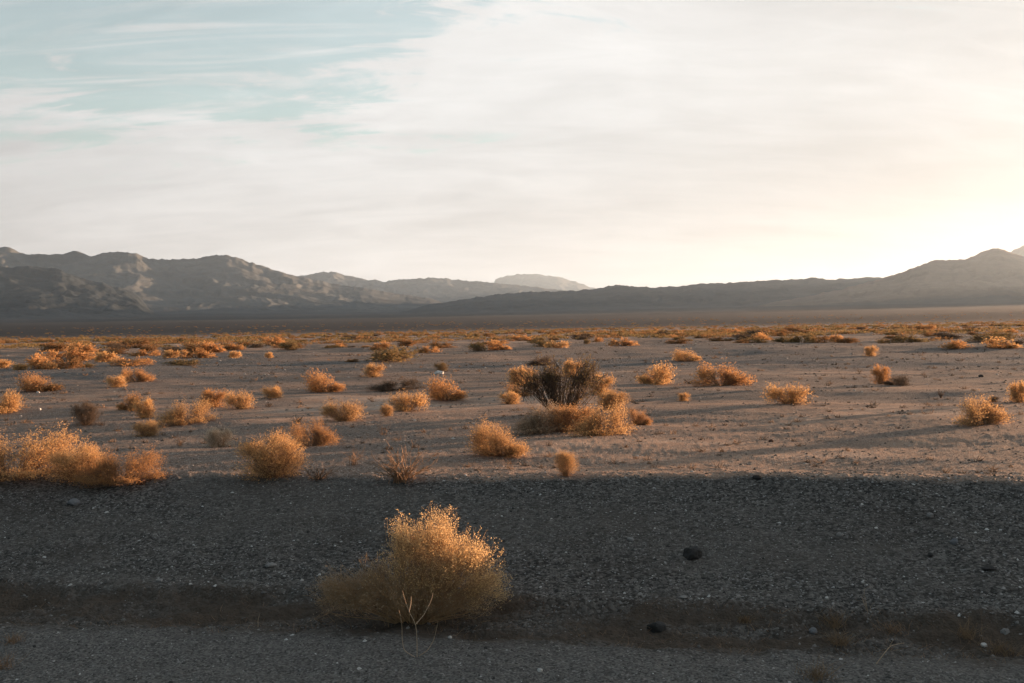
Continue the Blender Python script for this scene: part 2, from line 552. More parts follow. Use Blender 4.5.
K_LEFT = rock_mat('range_rock', (.052, .060, .062), (.090, .095, .093), (.16, .155, .14))
K_DARK = rock_mat('dark_range_rock', (.016, .022, .026), (.032, .040, .044))
K_MID = rock_mat('brown_range_rock', (.095, .070, .056), (.155, .112, .088))

mountain(7200, 2600, [(-60, 262), (-30, 256), (0, 247), (8, 247), (25, 254), (45, 255), (62, 255), (75, 251), (90, 257), (110, 252), (123, 252), (135, 254), (150, 258), (175, 258),
                      (195, 256), (215, 254), (228, 254), (240, 258), (256, 264), (275, 270), (290, 275), (315, 280), (345, 285), (385, 292), (430, 298), (470, 304), (510, 312)], 3, K_LEFT,
         'long ridged grey mountain range rising highest at its far left end', amp=.15, beyond=[(-1, -48, .055)])
mountain(10800, 2600, [(200, 300), (240, 290), (270, 280), (290, 277), (310, 274), (330, 271), (345, 275), (365, 279), (385, 281), (400, 279), (440, 278), (470, 281), (485, 282), (510, 284), (540, 287), (570, 291), (600, 296), (640, 303)], 5, K_LEFT,
         'low hazy range behind the end of the long grey range')
mountain(17000, 2600, [(478, 292), (488, 284), (497, 279), (507, 276), (520, 274), (532, 274), (545, 275), (560, 277), (575, 281), (588, 286), (600, 289), (625, 294), (660, 300)], 7, K_LEFT,
         'pale flat topped peak far off on the horizon', amp=.12)
mountain(5200, 1500, [(-90, 272), (-30, 270), (0, 267), (30, 266), (55, 268), (75, 277), (95, 282), (115, 287), (140, 294), (157, 300), (180, 306)], 9, K_DARK,
         'dark blue spur in front of the long grey range', beyond=[(-1, -44, .04)])
mountain(6000, 2400, [(330, 318), (380, 310), (440, 303), (470, 298), (500, 294), (540, 291.5), (580, 290), (600, 288), (612, 285.5), (620, 285), (630, 287), (650, 288), (680, 286), (700, 284), (740, 282), (768, 281), (790, 280), (812, 277), (830, 279), (860, 277), (900, 276),
                      (950, 276), (1000, 276), (1060, 277)], 13, K_DARK,
         'long low dark ridge running across the middle of the horizon', amp=.2, beyond=[(1, 40, .024), (1, 50, .02)])
mountain(4600, 1700, [(700, 312), (760, 304), (800, 298), (840, 290), (865, 283), (885, 277), (905, 271), (920, 265), (935, 259.5), (950, 259), (965, 259), (980, 252), (995, 247), (1003, 248), (1012, 252), (1022, 256), (1045, 259), (1075, 266), (1110, 276)], 17, K_MID,
         'brown rounded mountain with two humps rising above the low dark ridge', beyond=[(1, 38, .02), (1, 50, .012)])
mountain(7600, 1700, [(985, 275), (1005, 257), (1014, 249), (1024, 245), (1040, 240), (1058, 246), (1085, 262)], 19, K_MID,
         'hazy peak partly hidden behind the brown two humped mountain', beyond=[(1, 36, .025)])
# unseen ranges behind the dark ridge and off right, added to shade the valley
def shade_range(a0, a1, el, seed, D, depth, label):
    n = 12
    pts = []
    for i in range(n + 1):
        a = R(a0 + (a1 - a0) * i / n)
        e = el * (.25 if i in (0, n) else 1) * (1 + .10 * math.sin(i * 2.1 + seed))
        q = Vector((math.sin(a), math.cos(a), e)).normalized()
        f = q.dot(F0)
        if f > .3: pts.append((512 + F * q.dot(RIGHT) / f, 341.5 - F * q.dot(UP) / f))
    mountain(D, depth, pts, seed, K_MID, label, amp=.2)


shade_range(1, 34, .030, 31, 9200, 2600, 'unseen heights added behind the long low dark ridge to shade the valley')
shade_range(34, 68, .040, 37, 5600, 2000, 'unseen range added right of the brown two humped mountain to shade the valley')
# two low dark mounds at the edge of the plain
mountain(1500, 260, [(18, 336), (40, 331.5), (62, 329.8), (80, 331), (100, 335)], 23, K_DARK, 'small low dark mound at the foot of the dark blue spur', amp=.08)
mountain(1450, 260, [(78, 335), (100, 329), (120, 326), (140, 325), (160, 326.5), (180, 330), (202, 334)], 29, K_DARK, 'larger low dark mound beside the small one at the far edge of the plain', amp=.08)


# ------------------------------------------------------------------ gravel (nobody could count it)
def pebble_cloud(pts, size, rng, flat=.6):
    """many angular stones in one mesh: jittered octahedra-like solids"""
    base = np.array([[1, 0, 0], [.3, .9, 0], [-.8, .55, 0], [-.8, -.55, 0], [.3, -.9, 0], [.25, .1, .8], [-.35, -.1, .7]])
    tri = np.array([[0, 1, 5], [1, 2, 5], [2, 6, 5], [2, 3, 6], [3, 4, 6], [4, 5, 6], [4, 0, 5]])
    n = len(pts)
    v = base[None] * (1 + rng.normal(size=(n, 7, 3)) * .22)
    a = rng.random(n) * 2 * np.pi
    c, s = np.cos(a)[:, None], np.sin(a)[:, None]
    asp = rng.uniform(.55, 1, (n, 1))
    x = v[..., 0]; y = v[..., 1] * asp
    v = np.stack([x * c - y * s, x * s + y * c, v[..., 2] * flat * rng.uniform(.6, 1.5, (n, 1)) - .12], -1)
    v = v * size[:, None, None] + pts[:, None, :]
    f = tri[None] + (np.arange(n) * 7)[:, None, None]
    return v.reshape(-1, 3), f.reshape(-1, 3)


def scatter_gravel():
    rng = np.random.default_rng(5)
    n = 62000
    y = rng.uniform(3.9, 8.0, n); x = rng.uniform(-1, 1, n) * (y * .56 + .3)
    w = wcoord(x, y)
    keep = w < 7.95 + rng.normal(size=n) * .12
    gull = (w > 5.05) & (w < 5.72)
    keep &= ~(gull & (rng.random(n) < .74))
    dens = .62 + .9 * fbm(x * 1.1, y * 1.6, 3)
    keep &= rng.random(n) < np.clip(dens + (w > 5.7) * .15, .15, 1)
    x, y, w = x[keep], y[keep], w[keep]
    n = len(x)
    size = .0038 * np.exp(rng.normal(size=n) * .55)
    lip = np.exp(-((w - 5.86) / .11) ** 2) + .8 * np.exp(-((w - 7.7) / .13) ** 2)
    size = size * (1 + .9 * lip * rng.random(n)) * (1 + .3 * (w > 5.8))
    big = rng.random(n) < .02
    size = np.minimum(np.where(big, size * rng.uniform(1.8, 3.0, n), size), .019)
    pts = np.stack([x, y, height(x, y)], 1)
    v, f = pebble_cloud(pts, size, rng)
    o = link('gravel', mesh_np('gravel', v, f, M_GRAVEL))
    tag(o, 'loose grey gravel covering the bank and the shoulder', 'gravel', kind='stuff')
    # plain
    n = 70000
    d = 7.4 * np.exp(rng.random(n) ** 1.1 * math.log(75 / 7.4)); az = np.radians(rng.uniform(-31, 31, n))
    x, y = d * np.sin(az), d * np.cos(az)
    w = wcoord(x, y)
    dens = .45 + 1.1 * fbm(x * .5, y * .8, 3) + .25 * (d > 26)
    keep = (w > 7.75) & (rng.random(n) < np.clip(dens, .18, 1))
    x, y, d = x[keep], y[keep], d[keep]; n = len(x)
    size = np.minimum(.0064 * np.exp(rng.normal(size=n) * .6), .02) * (.6 + d / 15)
    pts = np.stack([x, y, height(x, y)], 1)
    v, f = pebble_cloud(pts, size, rng)
    o = link('pebbles', mesh_np('pebbles', v, f, M_PEBBLE))
    tag(o, 'small stones strewn over the sunlit plain', 'pebbles', kind='stuff')


scatter_gravel()


def scatter_rubble():
    rng = np.random.default_rng(15)
    n = 9000
    y = rng.uniform(4.4, 9.0, n); x = rng.uniform(-1, 1, n) * (y * .56 + .3)
    w = wcoord(x, y)
    pr = .55 * np.exp(-((w - 5.84) / .10) ** 2) + .40 * np.exp(-((w - 7.72) / .14) ** 2) + .045 + .05 * (w > 5.8) * (w < 7.6)
    pr *= np.clip(.75 + 1.3 * fbm(x * 1.4, y * 1.2 + 4, 3), .1, 2)
    keep = (rng.random(n) < pr) & (w < 8.6)
    x, y = x[keep], y[keep]; n = len(x)
    size = np.minimum(.0085 * np.exp(rng.normal(size=n) * .42), .019)
    v, f = pebble_cloud(np.stack([x, y, height(x, y)], 1), size, rng, .7)
    o = link('rubble', mesh_np('rubble', v, f, M_GRAVEL))
    tag(o, 'coarser rubble along the crest of the bank and the lip of the gully', 'rubble', kind='stuff')


scatter_rubble()


def blades(n, base, h, spread, rng, r=.0009):
    """dry grass blades as thin bent tubes"""
    u = np.linspace(0, 1, 4)[None, :, None]
    d = rng.normal(size=(n, 1, 3)) * np.array([spread, spread, 0]) + np.array([0, 0, 1.])
    hh = h * rng.uniform(.45, 1.1, (n, 1, 1))
    lean = rng.normal(size=(n, 1, 3)) * np.array([1, 1, 0]) * .35
    p = base[:, None, :] + d * hh * u + lean * hh * u ** 2
    rad = r * rng.uniform(.7, 1.3, (n, 1)) * np.array([1.1, 1, .7, .2])[None, :]
    return tubes(p, rad)


def gully_grass():
    rng = np.random.default_rng(8)
    n = 7000
    y = rng.uniform(4.3, 6.6, n); x = rng.uniform(-1, 1, n) * (y * .56 + .2)
    w = wcoord(x, y)
    keep = (w > 5.08) & (w < 5.74) & (rng.random(n) < np.clip(.15 + 1.5 * fbm(x * 1.8, y * 3, 3) + .28 * (x > 0), 0, 1))
    x, y = x[keep], y[keep]
    b = np.stack([x, y, height(x, y)], 1)
    v, f = blades(len(x), b, .035, .9, rng, .0008)
    o = link('dry_grass', mesh_np('dry_grass', v, f, T_BROWN))
    tag(o, 'short brown dead grass lying in the shallow gully', 'grass', kind='stuff')


gully_grass()


def tiny_weeds():
    rng = np.random.default_rng(21)
    n = 900
    d = 8.2 * np.exp(rng.random(n) * math.log(48 / 8.2)); az = np.radians(rng.uniform(-30, 30, n))
    x, y = d * np.sin(az), d * np.cos(az)
    keep = (wcoord(x, y) > 8.0) & (fbm(x * .3, y * .4 + 8, 3) > -.12)
    x, y, d = x[keep], y[keep], d[keep]; n = len(x)
    k = 16
    hh = np.repeat(rng.uniform(.02, .065, n) * (.8 + d / 40), k)
    b = np.stack([np.repeat(x, k), np.repeat(y, k), np.repeat(height(x, y), k)], 1)
    b[:, :2] += rng.normal(size=(n * k, 2)) * hh[:, None] * .35
    u = np.linspace(0, 1, 3)[None, :, None]
    dd = norm(rng.normal(size=(n * k, 3)) * np.array([1, 1, .5]) + np.array([0, 0, .8]))[:, None, :]
    p = b[:, None, :] + dd * hh[:, None, None] * u
    rad = (.0009 + .00009 * np.repeat(d, k))[:, None] * np.array([1.2, 1, .4])[None, :]
    v, f = tubes(p, rad)
    me = mesh_np('weeds', v, f, T_BROWN); me.materials.append(T_DARK)
    dark = np.repeat(np.repeat(rng.random(n) < .5, k), 6)
    me.polygons.foreach_set('material_index', dark.astype(np.int32))
    tag(link('weeds', me), 'tiny dead weeds and plant litter strewn between the bushes of the plain', 'weeds', kind='stuff')


tiny_weeds()


# ------------------------------------------------------------------ shrubs
def lobes_from(seed, n, w=1.0, h=.65):
    rng = np.random.default_rng(seed)
    L = []
    tall = rng.uniform(-.25, .25)
    if n == 1:                                            # one dome with knobs on it
        L.append((0, 0, h * .36, .40 * w, .38 * w, h * .58, 1.0))
        L.append((0, 0, h * .15, .37 * w, .35 * w, h * .20, .35))
        for i in range(5):
            a = i * 1.26 + rng.uniform(-.4, .4); q = rng.uniform(.16, .30)
            L.append((q * math.cos(a) * w, q * math.sin(a) * w, h * rng.uniform(.35, .72), .19 * w, .19 * w, h * .27, .32))
        return L
    for i in range(n):
        x = (i + .5) / n - .5 + rng.normal() * .05
        y = rng.normal() * .16
        r = rng.uniform(.19, .27) if n > 2 else rng.uniform(.30, .38)
        hz = h * float(np.clip(1.05 - 1.5 * abs(x - tall) ** 1.4 + rng.normal() * .10, .45, 1.1))
        L.append((x * .72 * w, y, hz * .44, r * w, r * w * .95, hz * .56, r * .9 + .1))
        if rng.random() < .8:
            L.append((x * .72 * w + rng.normal() * .08, y - .1 + rng.normal() * .1, h * .15, r * w * 1.05, r * w, h * .20, r * .5))
    return L


PROTO = {}


def proto(kind, v, lod):
    """one shrub of unit width; v picks the variety, lod 0 near / 1 mid / 2 far"""
    key = (kind, v, lod)
    if key in PROTO: return PROTO[key]
    lm, sm = {'gold': (L_GOLD, T_BROWN), 'rust': (L_RUST, T_BROWN), 'far': (L_FAR, T_BROWN), 'brown': (L_BROWN, T_BROWN), 'olive': (L_OLIVE, T_BROWN), 'grey': (L_GREY, T_DARK), 'pale': (L_PALE, T_PALE)}[kind]
    h = {'olive': .72, 'grey': .7}.get(kind, .58)
    lobes = [(0, 0, .42, .36, .36, .44, 1.0), (.04, 0, .74, .30, .28, .34, .9), (-.08, .03, .66, .26, .26, .34, .5)] if v == 6 else lobes_from(100 + v * 7, [3, 1, 5, 2, 4, 1][v % 6], 1.0, h)
    seed = 900 + v * 13
    if lod == -1:
        ms = shrub_meshes(seed, lobes, 4600, 4, (.0175, .0062), .085, 170, .0045, lm, sm, hairs=2000, hair_r=.0009, clumps=34)
    elif lod == 0:
        ms = shrub_meshes(seed, lobes, 2300, 3, (.026, .0085), .10, 110, .005, lm, sm, hairs=1200, hair_r=.0013, clumps=26)
    elif lod == 1:
        ms = shrub_meshes(seed, lobes, 1400, 3, (.038, .014), .11, 60, .006, lm, sm, hairs=550, hair_r=.0020, clumps=24)
    else:
        ms = shrub_meshes(seed, lobes, 420, 3, (.075, .032), .13, 18, .009, lm, sm, hairs=150, hair_r=.004, clumps=18)
    co = np.array([p.co[:] for p in ms[0].vertices])
    wx = np.percentile(co[:, 0], 99) - np.percentile(co[:, 0], 1); hz = np.percentile(co[:, 2], 99.3)
    PROTO[key] = (ms[0], ms[1], wx, hz)
    return PROTO[key]


rnd = random.Random(4)


def plant(cx, base, w, h, kind, label, v=None, name='desert_shrub', cat='shrub', group=None, rz=None):
    p = ground_at(cx, base)
    dist = (p - Vector((0, 0, CAMZ))).length
    mpp = dist / F
    lod = -1 if dist < 9.6 else 0 if dist < 14 else (1 if dist < 36 else 2)
    if v is None: v = rnd.randrange(6)
    ml, ms, wx, hz = proto(kind, v, lod)
    sx = w * mpp / wx; sz = h * mpp / hz
    t = empty(name, p - Vector((0, 0, .01)), (rnd.choice((0, math.pi)) + rnd.uniform(-.35, .35)) if rz is None else rz, (sx, sx, sz))
    tag(t, label, cat, group)
    link('foliage', ml, t); link('stem', ms, t)
    return t


def special(name, label, loc, meshes, cat='shrub', rz=0, sc=1.0, group=None):
    t = empty(name, loc, rz, (sc, sc, sc)); tag(t, label, cat, group)
    link('foliage', meshes[0], t); link('stem', meshes[1], t)
    return t


# the big shrub at the foot of the bank
p = ground_at(412, 622)
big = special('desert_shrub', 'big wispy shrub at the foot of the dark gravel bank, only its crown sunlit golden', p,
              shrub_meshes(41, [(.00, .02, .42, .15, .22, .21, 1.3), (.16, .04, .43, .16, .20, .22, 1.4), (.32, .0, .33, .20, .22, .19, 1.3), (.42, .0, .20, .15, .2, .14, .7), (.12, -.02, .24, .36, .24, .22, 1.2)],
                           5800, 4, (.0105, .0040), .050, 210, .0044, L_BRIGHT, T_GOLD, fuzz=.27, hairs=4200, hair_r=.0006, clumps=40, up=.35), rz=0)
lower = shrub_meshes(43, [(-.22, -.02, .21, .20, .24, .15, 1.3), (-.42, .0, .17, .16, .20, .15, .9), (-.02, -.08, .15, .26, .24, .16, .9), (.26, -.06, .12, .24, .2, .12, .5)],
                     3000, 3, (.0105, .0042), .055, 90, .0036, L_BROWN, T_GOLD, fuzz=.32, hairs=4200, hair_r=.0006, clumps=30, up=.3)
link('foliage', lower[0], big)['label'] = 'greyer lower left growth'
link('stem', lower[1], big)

# creosote-like dark shrub of the middle
p = ground_at(562, 418)
special('desert_shrub', 'tall dark olive shrub with bare upright branches, standing behind low golden bushes', p,
        shrub_meshes(52, [(-.14, .0, .46, .32, .28, .34, 1.2), (.28, .05, .47, .30, .26, .36, 1.1), (-.42, .05, .42, .26, .24, .28, .7), (.1, .0, .3, .4, .3, .2, .3)],
                     520, 4, (.030, .012), .14, 130, .0080, L_OLIVE, T_DARK, fuzz=.30, hairs=700, hair_r=.0028, clumps=22, up=1.0, low=-.1), sc=1.0)

S = [
 # the crest of the bank, left
 (12, 477, 104, 41, 'gold', 'largest golden bush on the crest of the bank, cut by the left edge', 2),
 (79, 479, 48, 30, 'gold', 'golden bush on the bank crest between the largest one and a wider low one', 1),
 (121, 482, 66, 30, 'rust', 'wide low golden bush on the bank crest beside a small dark red stone', 2),
 (273, 477, 60, 41, 'gold', 'round bright bush standing alone just behind the bank crest', 1),
 (312, 446, 48, 26, 'rust', 'rust bush with a dark hollow, right behind the round bush at the bank crest', 2),
 (219, 447, 27, 20, 'pale', 'small bleached whitish bush on the open sand', 1),
 (147, 436, 24, 15, 'gold', 'smallest of the golden bushes just beyond the wide low one on the crest', 1),
 (187, 423, 50, 22, 'gold', 'wide golden bush on the plain with a flat top and dark left side', 2),
 (144, 418, 20, 19, 'gold', 'upright golden bush touching a rounder bush behind it on the left', 1),
 (129, 410, 22, 16, 'rust', 'round golden bush behind and touching a more upright one', 0),
 (86, 425, 24, 22, 'grey', 'dark grey bare ball of twigs on the left side of the plain', 1),
 (6, 412, 30, 19, 'gold', 'golden bush on the plain cut by the left edge, well behind the bank', 0),
 (41, 391, 40, 16, 'rust', 'two lobed bush on the left of the plain, darker on its left half', 0),
 (116, 387, 19, 11, 'gold', 'low round bush right in front of a rust coloured bush', 1),
 (136, 382, 28, 14, 'rust', 'rust coloured uneven bush behind a low round one', 2),
 (214, 407, 26, 18, 'rust', 'left of two neighbouring bushes of equal size on the plain, darker below', 1),
 (240, 409, 28, 18, 'gold', 'right of two neighbouring bushes of equal size, the more evenly lit', 3),
 (272, 398, 20, 12, 'gold', 'small pale golden bush behind the two neighbouring equal bushes', 1),
 (325, 392, 38, 21, 'rust', 'rounded bush with sunlit right side, standing far behind a low bright bush', 0),
 (344, 421, 40, 22, 'gold', 'low bright bush with a long flat shape, left of a bush with a dark base', 3),
 (374, 377, 20, 14, 'gold', 'small round golden bush alone behind a dark prostrate one', 1),
 (441, 371, 14, 9, 'olive', 'tiny greenish bush with a white stone at its foot', 1),
 (396, 390, 48, 12, 'grey', 'dark flat prostrate bush spreading on the sand', 2),
 (447, 400, 36, 23, 'rust', 'bush with a dark left foot and a round sunlit right half', 0),
 (407, 411, 40, 20, 'gold', 'domed golden bush between a low bright bush and one with a dark left foot', 3),
 (387, 416, 13, 12, 'gold', 'faint thin tuft of a bush beside the domed golden bush', 1),
 (500, 456, 54, 34, 'gold', 'golden bush in front of the tall dark shrub, throwing a dark shadow leftwards', 0),
 (566, 476, 22, 26, 'gold', 'small upright golden plume standing alone near the bank crest', 6),
 # around the tall dark shrub
 (541, 432, 62, 28, 'brown', 'low grey green shaded bush at the left front of the tall dark shrub', 2),
 (572, 431, 46, 27, 'rust', 'rounded rust bush in front of the tall dark shrub, between grey and golden ones', 1),
 (603, 435, 64, 31, 'gold', 'wide golden bush at the right front of the tall dark shrub', 2),
 (641, 425, 22, 17, 'rust', 'small brown bush lying just right of the wide golden front bush', 0),
 (510, 404, 21, 13, 'gold', 'lowest of three golden bushes stacked left of the tall dark shrub', 1),
 (518, 396, 22, 12, 'rust', 'middle one of three golden bushes left of the tall dark shrub', 0),
 (521, 386, 28, 20, 'gold', 'rearmost and roundest of three golden bushes left of the tall dark shrub', 1),
 (541, 365, 30, 9, 'grey', 'low brown bush far behind the tall dark shrub', 2),
 (572, 377, 20, 18, 'gold', 'golden bush showing above the branches of the tall dark shrub', 1),
 (601, 394, 26, 21, 'gold', 'pale golden bush right behind the tall dark shrub', 1),
 (612, 409, 30, 19, 'gold', 'golden bush at the right side of the tall dark shrub, nearer than the pale one', 1),
 # right half of the plain
 (655, 384, 36, 21, 'gold', 'rounded golden bush standing alone right of the tall dark shrub', 0),
 (684, 401, 12, 9, 'gold', 'tiny golden bush on bare sand in front of two larger ones', 1),
 (687, 361, 25, 12, 'gold', 'golden bush at the edge of the pale stony bed', 0),
 (721, 386, 53, 23, 'rust', 'widest bush right of centre, rust coloured with a low right tail', 2),
 (789, 404, 42, 20, 'gold', 'golden bush alone on open sand, right of the widest rust one', 3),
 (871, 356, 13, 10, 'gold', 'small golden bush alone far off on the smooth sand', 1),
 (881, 384, 18, 18, 'rust', 'golden half of a double bush, upright and lit', 1),
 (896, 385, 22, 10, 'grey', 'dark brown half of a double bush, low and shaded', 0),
 (954, 348, 34, 7, 'rust', 'long low rust bush far off on the right of the plain', 2),
 (1004, 348, 26, 10, 'gold', 'domed bush far off near the right edge, in front of a dark patch', 0),
 (983, 425, 56, 26, 'gold', 'large fluffy golden bush on the sand near the right edge', 2),
 (1020, 402, 20, 19, 'gold', 'golden bush on the plain cut by the right edge', 1),
 (994, 402, 9, 6, 'grey', 'tiny dark bush beside the golden one cut by the right edge', 1),
 # first row of the farther bushes, left
 (45, 369, 30, 14, 'rust', 'bush of the far left cluster standing nearest and tallest', 0),
 (68, 361, 44, 12, 'rust', 'wide bush behind the tallest one of the far left cluster', 2),
 (82, 357, 26, 13, 'rust', 'peaked bush at the back of the far left cluster', 1),
 (107, 362, 20, 10, 'gold', 'bright rounded bush at the right end of the far left cluster', 1),
 (3, 368, 16, 8, 'gold', 'small bush far off, cut by the left edge', 1),
 (22, 370, 14, 6, 'gold', 'tiny low bush between the far left cluster and the left edge', 1),
 (146, 356, 26, 6, 'rust', 'flat bush following to the right of the far left cluster', 2),
 (172, 358, 16, 8, 'gold', 'small bright bush right of a flat one on the far left', 1),
 (196, 358, 30, 9, 'rust', 'wide bush in the row of far bushes, next to a taller one on its right', 2),
 (214, 352, 22, 10, 'rust', 'taller bush at the back of the far row on the left', 0),
 (235, 358, 12, 7, 'gold', 'last small bright bush of the far row on the left', 1),
 (289, 350, 18, 9, 'olive', 'dark topped bush with a long dark shadow beside it, far off', 1),
 (269, 358, 8, 6, 'gold', 'tiny bright bush before the dark topped one, far off', 1),
 (379, 350, 20, 9, 'rust', 'far bush with pale foot left of a long dark patch', 0),
 (428, 353, 24, 7, 'rust', 'flat rust bush far off beyond the dark prostrate one', 2),
 (477, 351, 18, 9, 'olive', 'dark olive bush far off beside a wide rust one', 1),
 (500, 350, 24, 10, 'rust', 'wide rust bush far off, right of a dark olive one', 0),
 (558, 348, 24, 7, 'gold', 'golden bush far off straight beyond the tall dark shrub', 3),
 (622, 346, 28, 8, 'rust', 'long bush far off beyond the rounded golden one', 2),
 (587, 344, 7, 5, 'olive', 'tiny dark bush far off on the pale stony bed', 1),
 (836, 342, 12, 7, 'rust', 'small bright bush far off, left of a smooth sandy stretch', 1),
 (784, 342, 24, 6, 'olive', 'low dark bush far off at the edge of the pale stony bed', 2),
 (990, 341, 40, 7, 'olive', 'long dark patch of a bush behind the domed one near the right edge', 2),
]
for row in S:
    cx, base, w, h, kind, label, v = row
    plant(cx, base, w, h, kind, label, v)


# countless bushes of the far plain: 210 of them as things, the rest one mass
def far_shrubs():
    rng = np.random.default_rng(77)
    n = 0; taken = []
    kinds = ['far', 'far', 'rust', 'far', 'olive', 'grey', 'olive']
    while n < 220:
        d = float(np.exp(rng.uniform(math.log(36), math.log(190)))); az = math.radians(rng.uniform(-28.5, 28.5))
        x, y = d * math.sin(az), d * math.cos(az)
        if float(fbm(x * .035, y * .05, 2)) < -.12 + rng.normal() * .15: continue
        if d < 56 and -3 < x < 20: continue                   # the bare stony bed
        w = float(np.clip(np.exp(rng.normal() * .4) * 1.1, .4, 2.6)); h = w * rng.uniform(.18, .36)
        k = kinds[int(rng.integers(len(kinds)))]
        ml, ms, wx, hz = proto(k, int(rng.integers(6)), 2)
        t = empty('desert_shrub', (x, y, float(height(x, y)) - .02), rng.uniform(0, 6.28), (w / wx, w / wx, h / hz))
        tag(t, 'small rusty or dark bush, one of hundreds dotting the far plain below the mountains', 'shrub', 'bushes dotting the far plain')
        link('foliage', ml, t); link('stem', ms, t)
        n += 1
    m = 6500
    d = np.exp(rng.uniform(math.log(62), math.log(950), m)); az = np.radians(rng.uniform(-33, 33, m))
    x, y = d * np.sin(az), d * np.cos(az)
    keep = fbm(x * .02, y * .035, 3) > .03 + rng.normal(size=m) * .12
    x, y, d = x[keep], y[keep], d[keep]; m = len(x)
    z = height(x, y)
    L = 90
    wdt = np.clip(np.exp(rng.normal(size=m) * .4) * 1.25, .5, 3.0)
    dirs = norm(rng.normal(size=(m, L, 3)) + np.array([0, 0, .4])); dirs[..., 2] = np.abs(dirs[..., 2])
    pos = dirs * (wdt[:, None, None] * np.array([.6, .6, .15])) * rng.uniform(.5, 1, (m, L, 1)) + np.stack([x, y, z], 1)[:, None, :]
    v, f = leaves(pos.reshape(-1, 3), norm(dirs + rng.normal(size=dirs.shape) * .6).reshape(-1, 3), np.repeat(np.clip(.0016 * d, .11, .26), L)[:, None], np.repeat(np.clip(.0009 * d, .06, .15), L)[:, None], rng)
    dark = np.repeat(rng.random(m) < .58, L)
    me = mesh_np('scrub', v, f, L_FAR)
    me.materials.append(L_OLIVE)
    me.polygons.foreach_set('material_index', dark.astype(np.int32))
    o = link('scrub', me)
    tag(o, 'mass of low scrub covering the farthest part of the plain', 'scrub', kind='stuff')


far_shrubs()


# ------------------------------------------------------------------ bare twigs and dry tufts
def twig_clump(name, label, cx, base, w, h, n, mat, seed, cat='twigs', r=.0022):
    p = ground_at(cx, base); mpp = (p - Vector((0, 0, CAMZ))).length / F
    W, H = w * mpp, h * mpp
    rng = np.random.default_rng(seed)
    b = np.zeros((n, 3)); b[:, :2] = rng.normal(size=(n, 2)) * W * .07
    P = 5
    u = np.linspace(0, 1, P)[None, :, None]
    d = np.stack([rng.uniform(-.5, .5, n) * W, rng.uniform(-.5, .5, n) * W * .7, H * rng.uniform(.3, 1.0, n)], 1)[:, None, :]
    path = b[:, None, :] + d * np.concatenate([u, u, u ** .8], 2) + rng.normal(size=(n, P, 3)) * W * .03 * u
    path[:, 0, 2] = -.01
    parts = [tubes(path, r * np.linspace(1.2, .3, P)[None, :] * rng.uniform(.6, 1.3, (n, 1)))]
    # side twigs
    k = n * 3
    q = rng.integers(0, n, k); j = rng.integers(1, P, k)
    st = path[q, j]
    dd = norm(norm(d[q, 0]) + rng.normal(size=(k, 3)) * .7) * (.28 * H) * rng.uniform(.4, 1.2, (k, 1))
    sp = st[:, None, :] + dd[:, None, :] * np.linspace(0, 1, 3)[None, :, None] + rng.normal(size=(k, 3, 3)) * H * .02
    sp[..., 2] = np.maximum(sp[..., 2], .003)
    parts.append(tubes(sp, r * np.array([.7, .5, .2])[None, :] * np.ones((k, 1))))
    v, f = cat_mesh(parts)
    o = link(name, mesh_np(name, v, f, mat)); o.location = p
    tag(o, label, cat)


twig_clump('bare_twigs', 'sprawling bare brown twigs of a dead bush just behind the bank crest', 402, 481, 66, 34, 60, T_BROWN, 1, r=.0035)
twig_clump('bare_twigs', 'thin bare twigs on the sand left of the sprawling dead bush', 353, 465, 26, 18, 16, T_BROWN, 2)
twig_clump('bare_twigs', 'tiny bare twigs in front of the faint thin tuft', 383, 435, 16, 12, 12, T_BROWN, 3)
twig_clump('bare_twigs', 'small brown twigs lying left of the bleached whitish bush', 180, 446, 18, 9, 14, T_BROWN, 4)
twig_clump('bare_twigs', 'dark little twigs beside the low bright bush', 298, 423, 14, 8, 14, T_DARK, 5, r=.004)
twig_clump('bare_twigs', 'dark dead twigs to the right of the round bush at the bank crest', 318, 480, 34, 12, 26, T_DARK, 6, r=.004)
twig_clump('bare_twigs', 'small dark stub of twigs alone on the right of the plain', 941, 398, 7, 8, 10, T_DARK, 7, r=.006)
twig_clump('bare_twigs', 'faint pale twigs rising from the lip of the gully at right', 869, 611, 14, 22, 5, T_PALE, 8, r=.0011)
twig_clump('bare_twigs', 'low dark twigs behind the rounded golden bush at its right foot', 690, 384, 14, 6, 14, T_DARK, 9, r=.006)


def stick(name, label, groups, mat, r):
    """groups: polylines of pixel points with heights above ground in metres, laid out from a base point"""
    base = ground_at(*groups[0][0][:2])
    d0 = (base - Vector((0, 0, CAMZ))).length
    parts = []
    for g in groups:
        pts = []
        for px, py, off in g:
            # point in the upright plane through the base facing the viewer, pushed back by off metres
            rr = ray(px, py); yv = base.y + off
            q = Vector((0, 0, CAMZ)) + rr * (yv / rr.y)
            pts.append((q - base)[:])
        P = np.array(pts)[None]
        # smooth resample
        m = 14
        tt = np.linspace(0, P.shape[1] - 1, m)
        i = np.clip(tt.astype(int), 0, P.shape[1] - 2); fr = (tt - i)[:, None]
        path = (P[0][i] * (1 - fr) + P[0][i + 1] * fr)
        path[1:-1] = .25 * path[:-2] + .5 * path[1:-1] + .25 * path[2:]
        parts.append(tubes(path[None], (r * np.linspace(1.15, .45, m))[None, :], 5))
    v, f = cat_mesh(parts)
    o = link(name, mesh_np(name, v, f, mat, True)); o.location = base
    tag(o, label, 'twig')


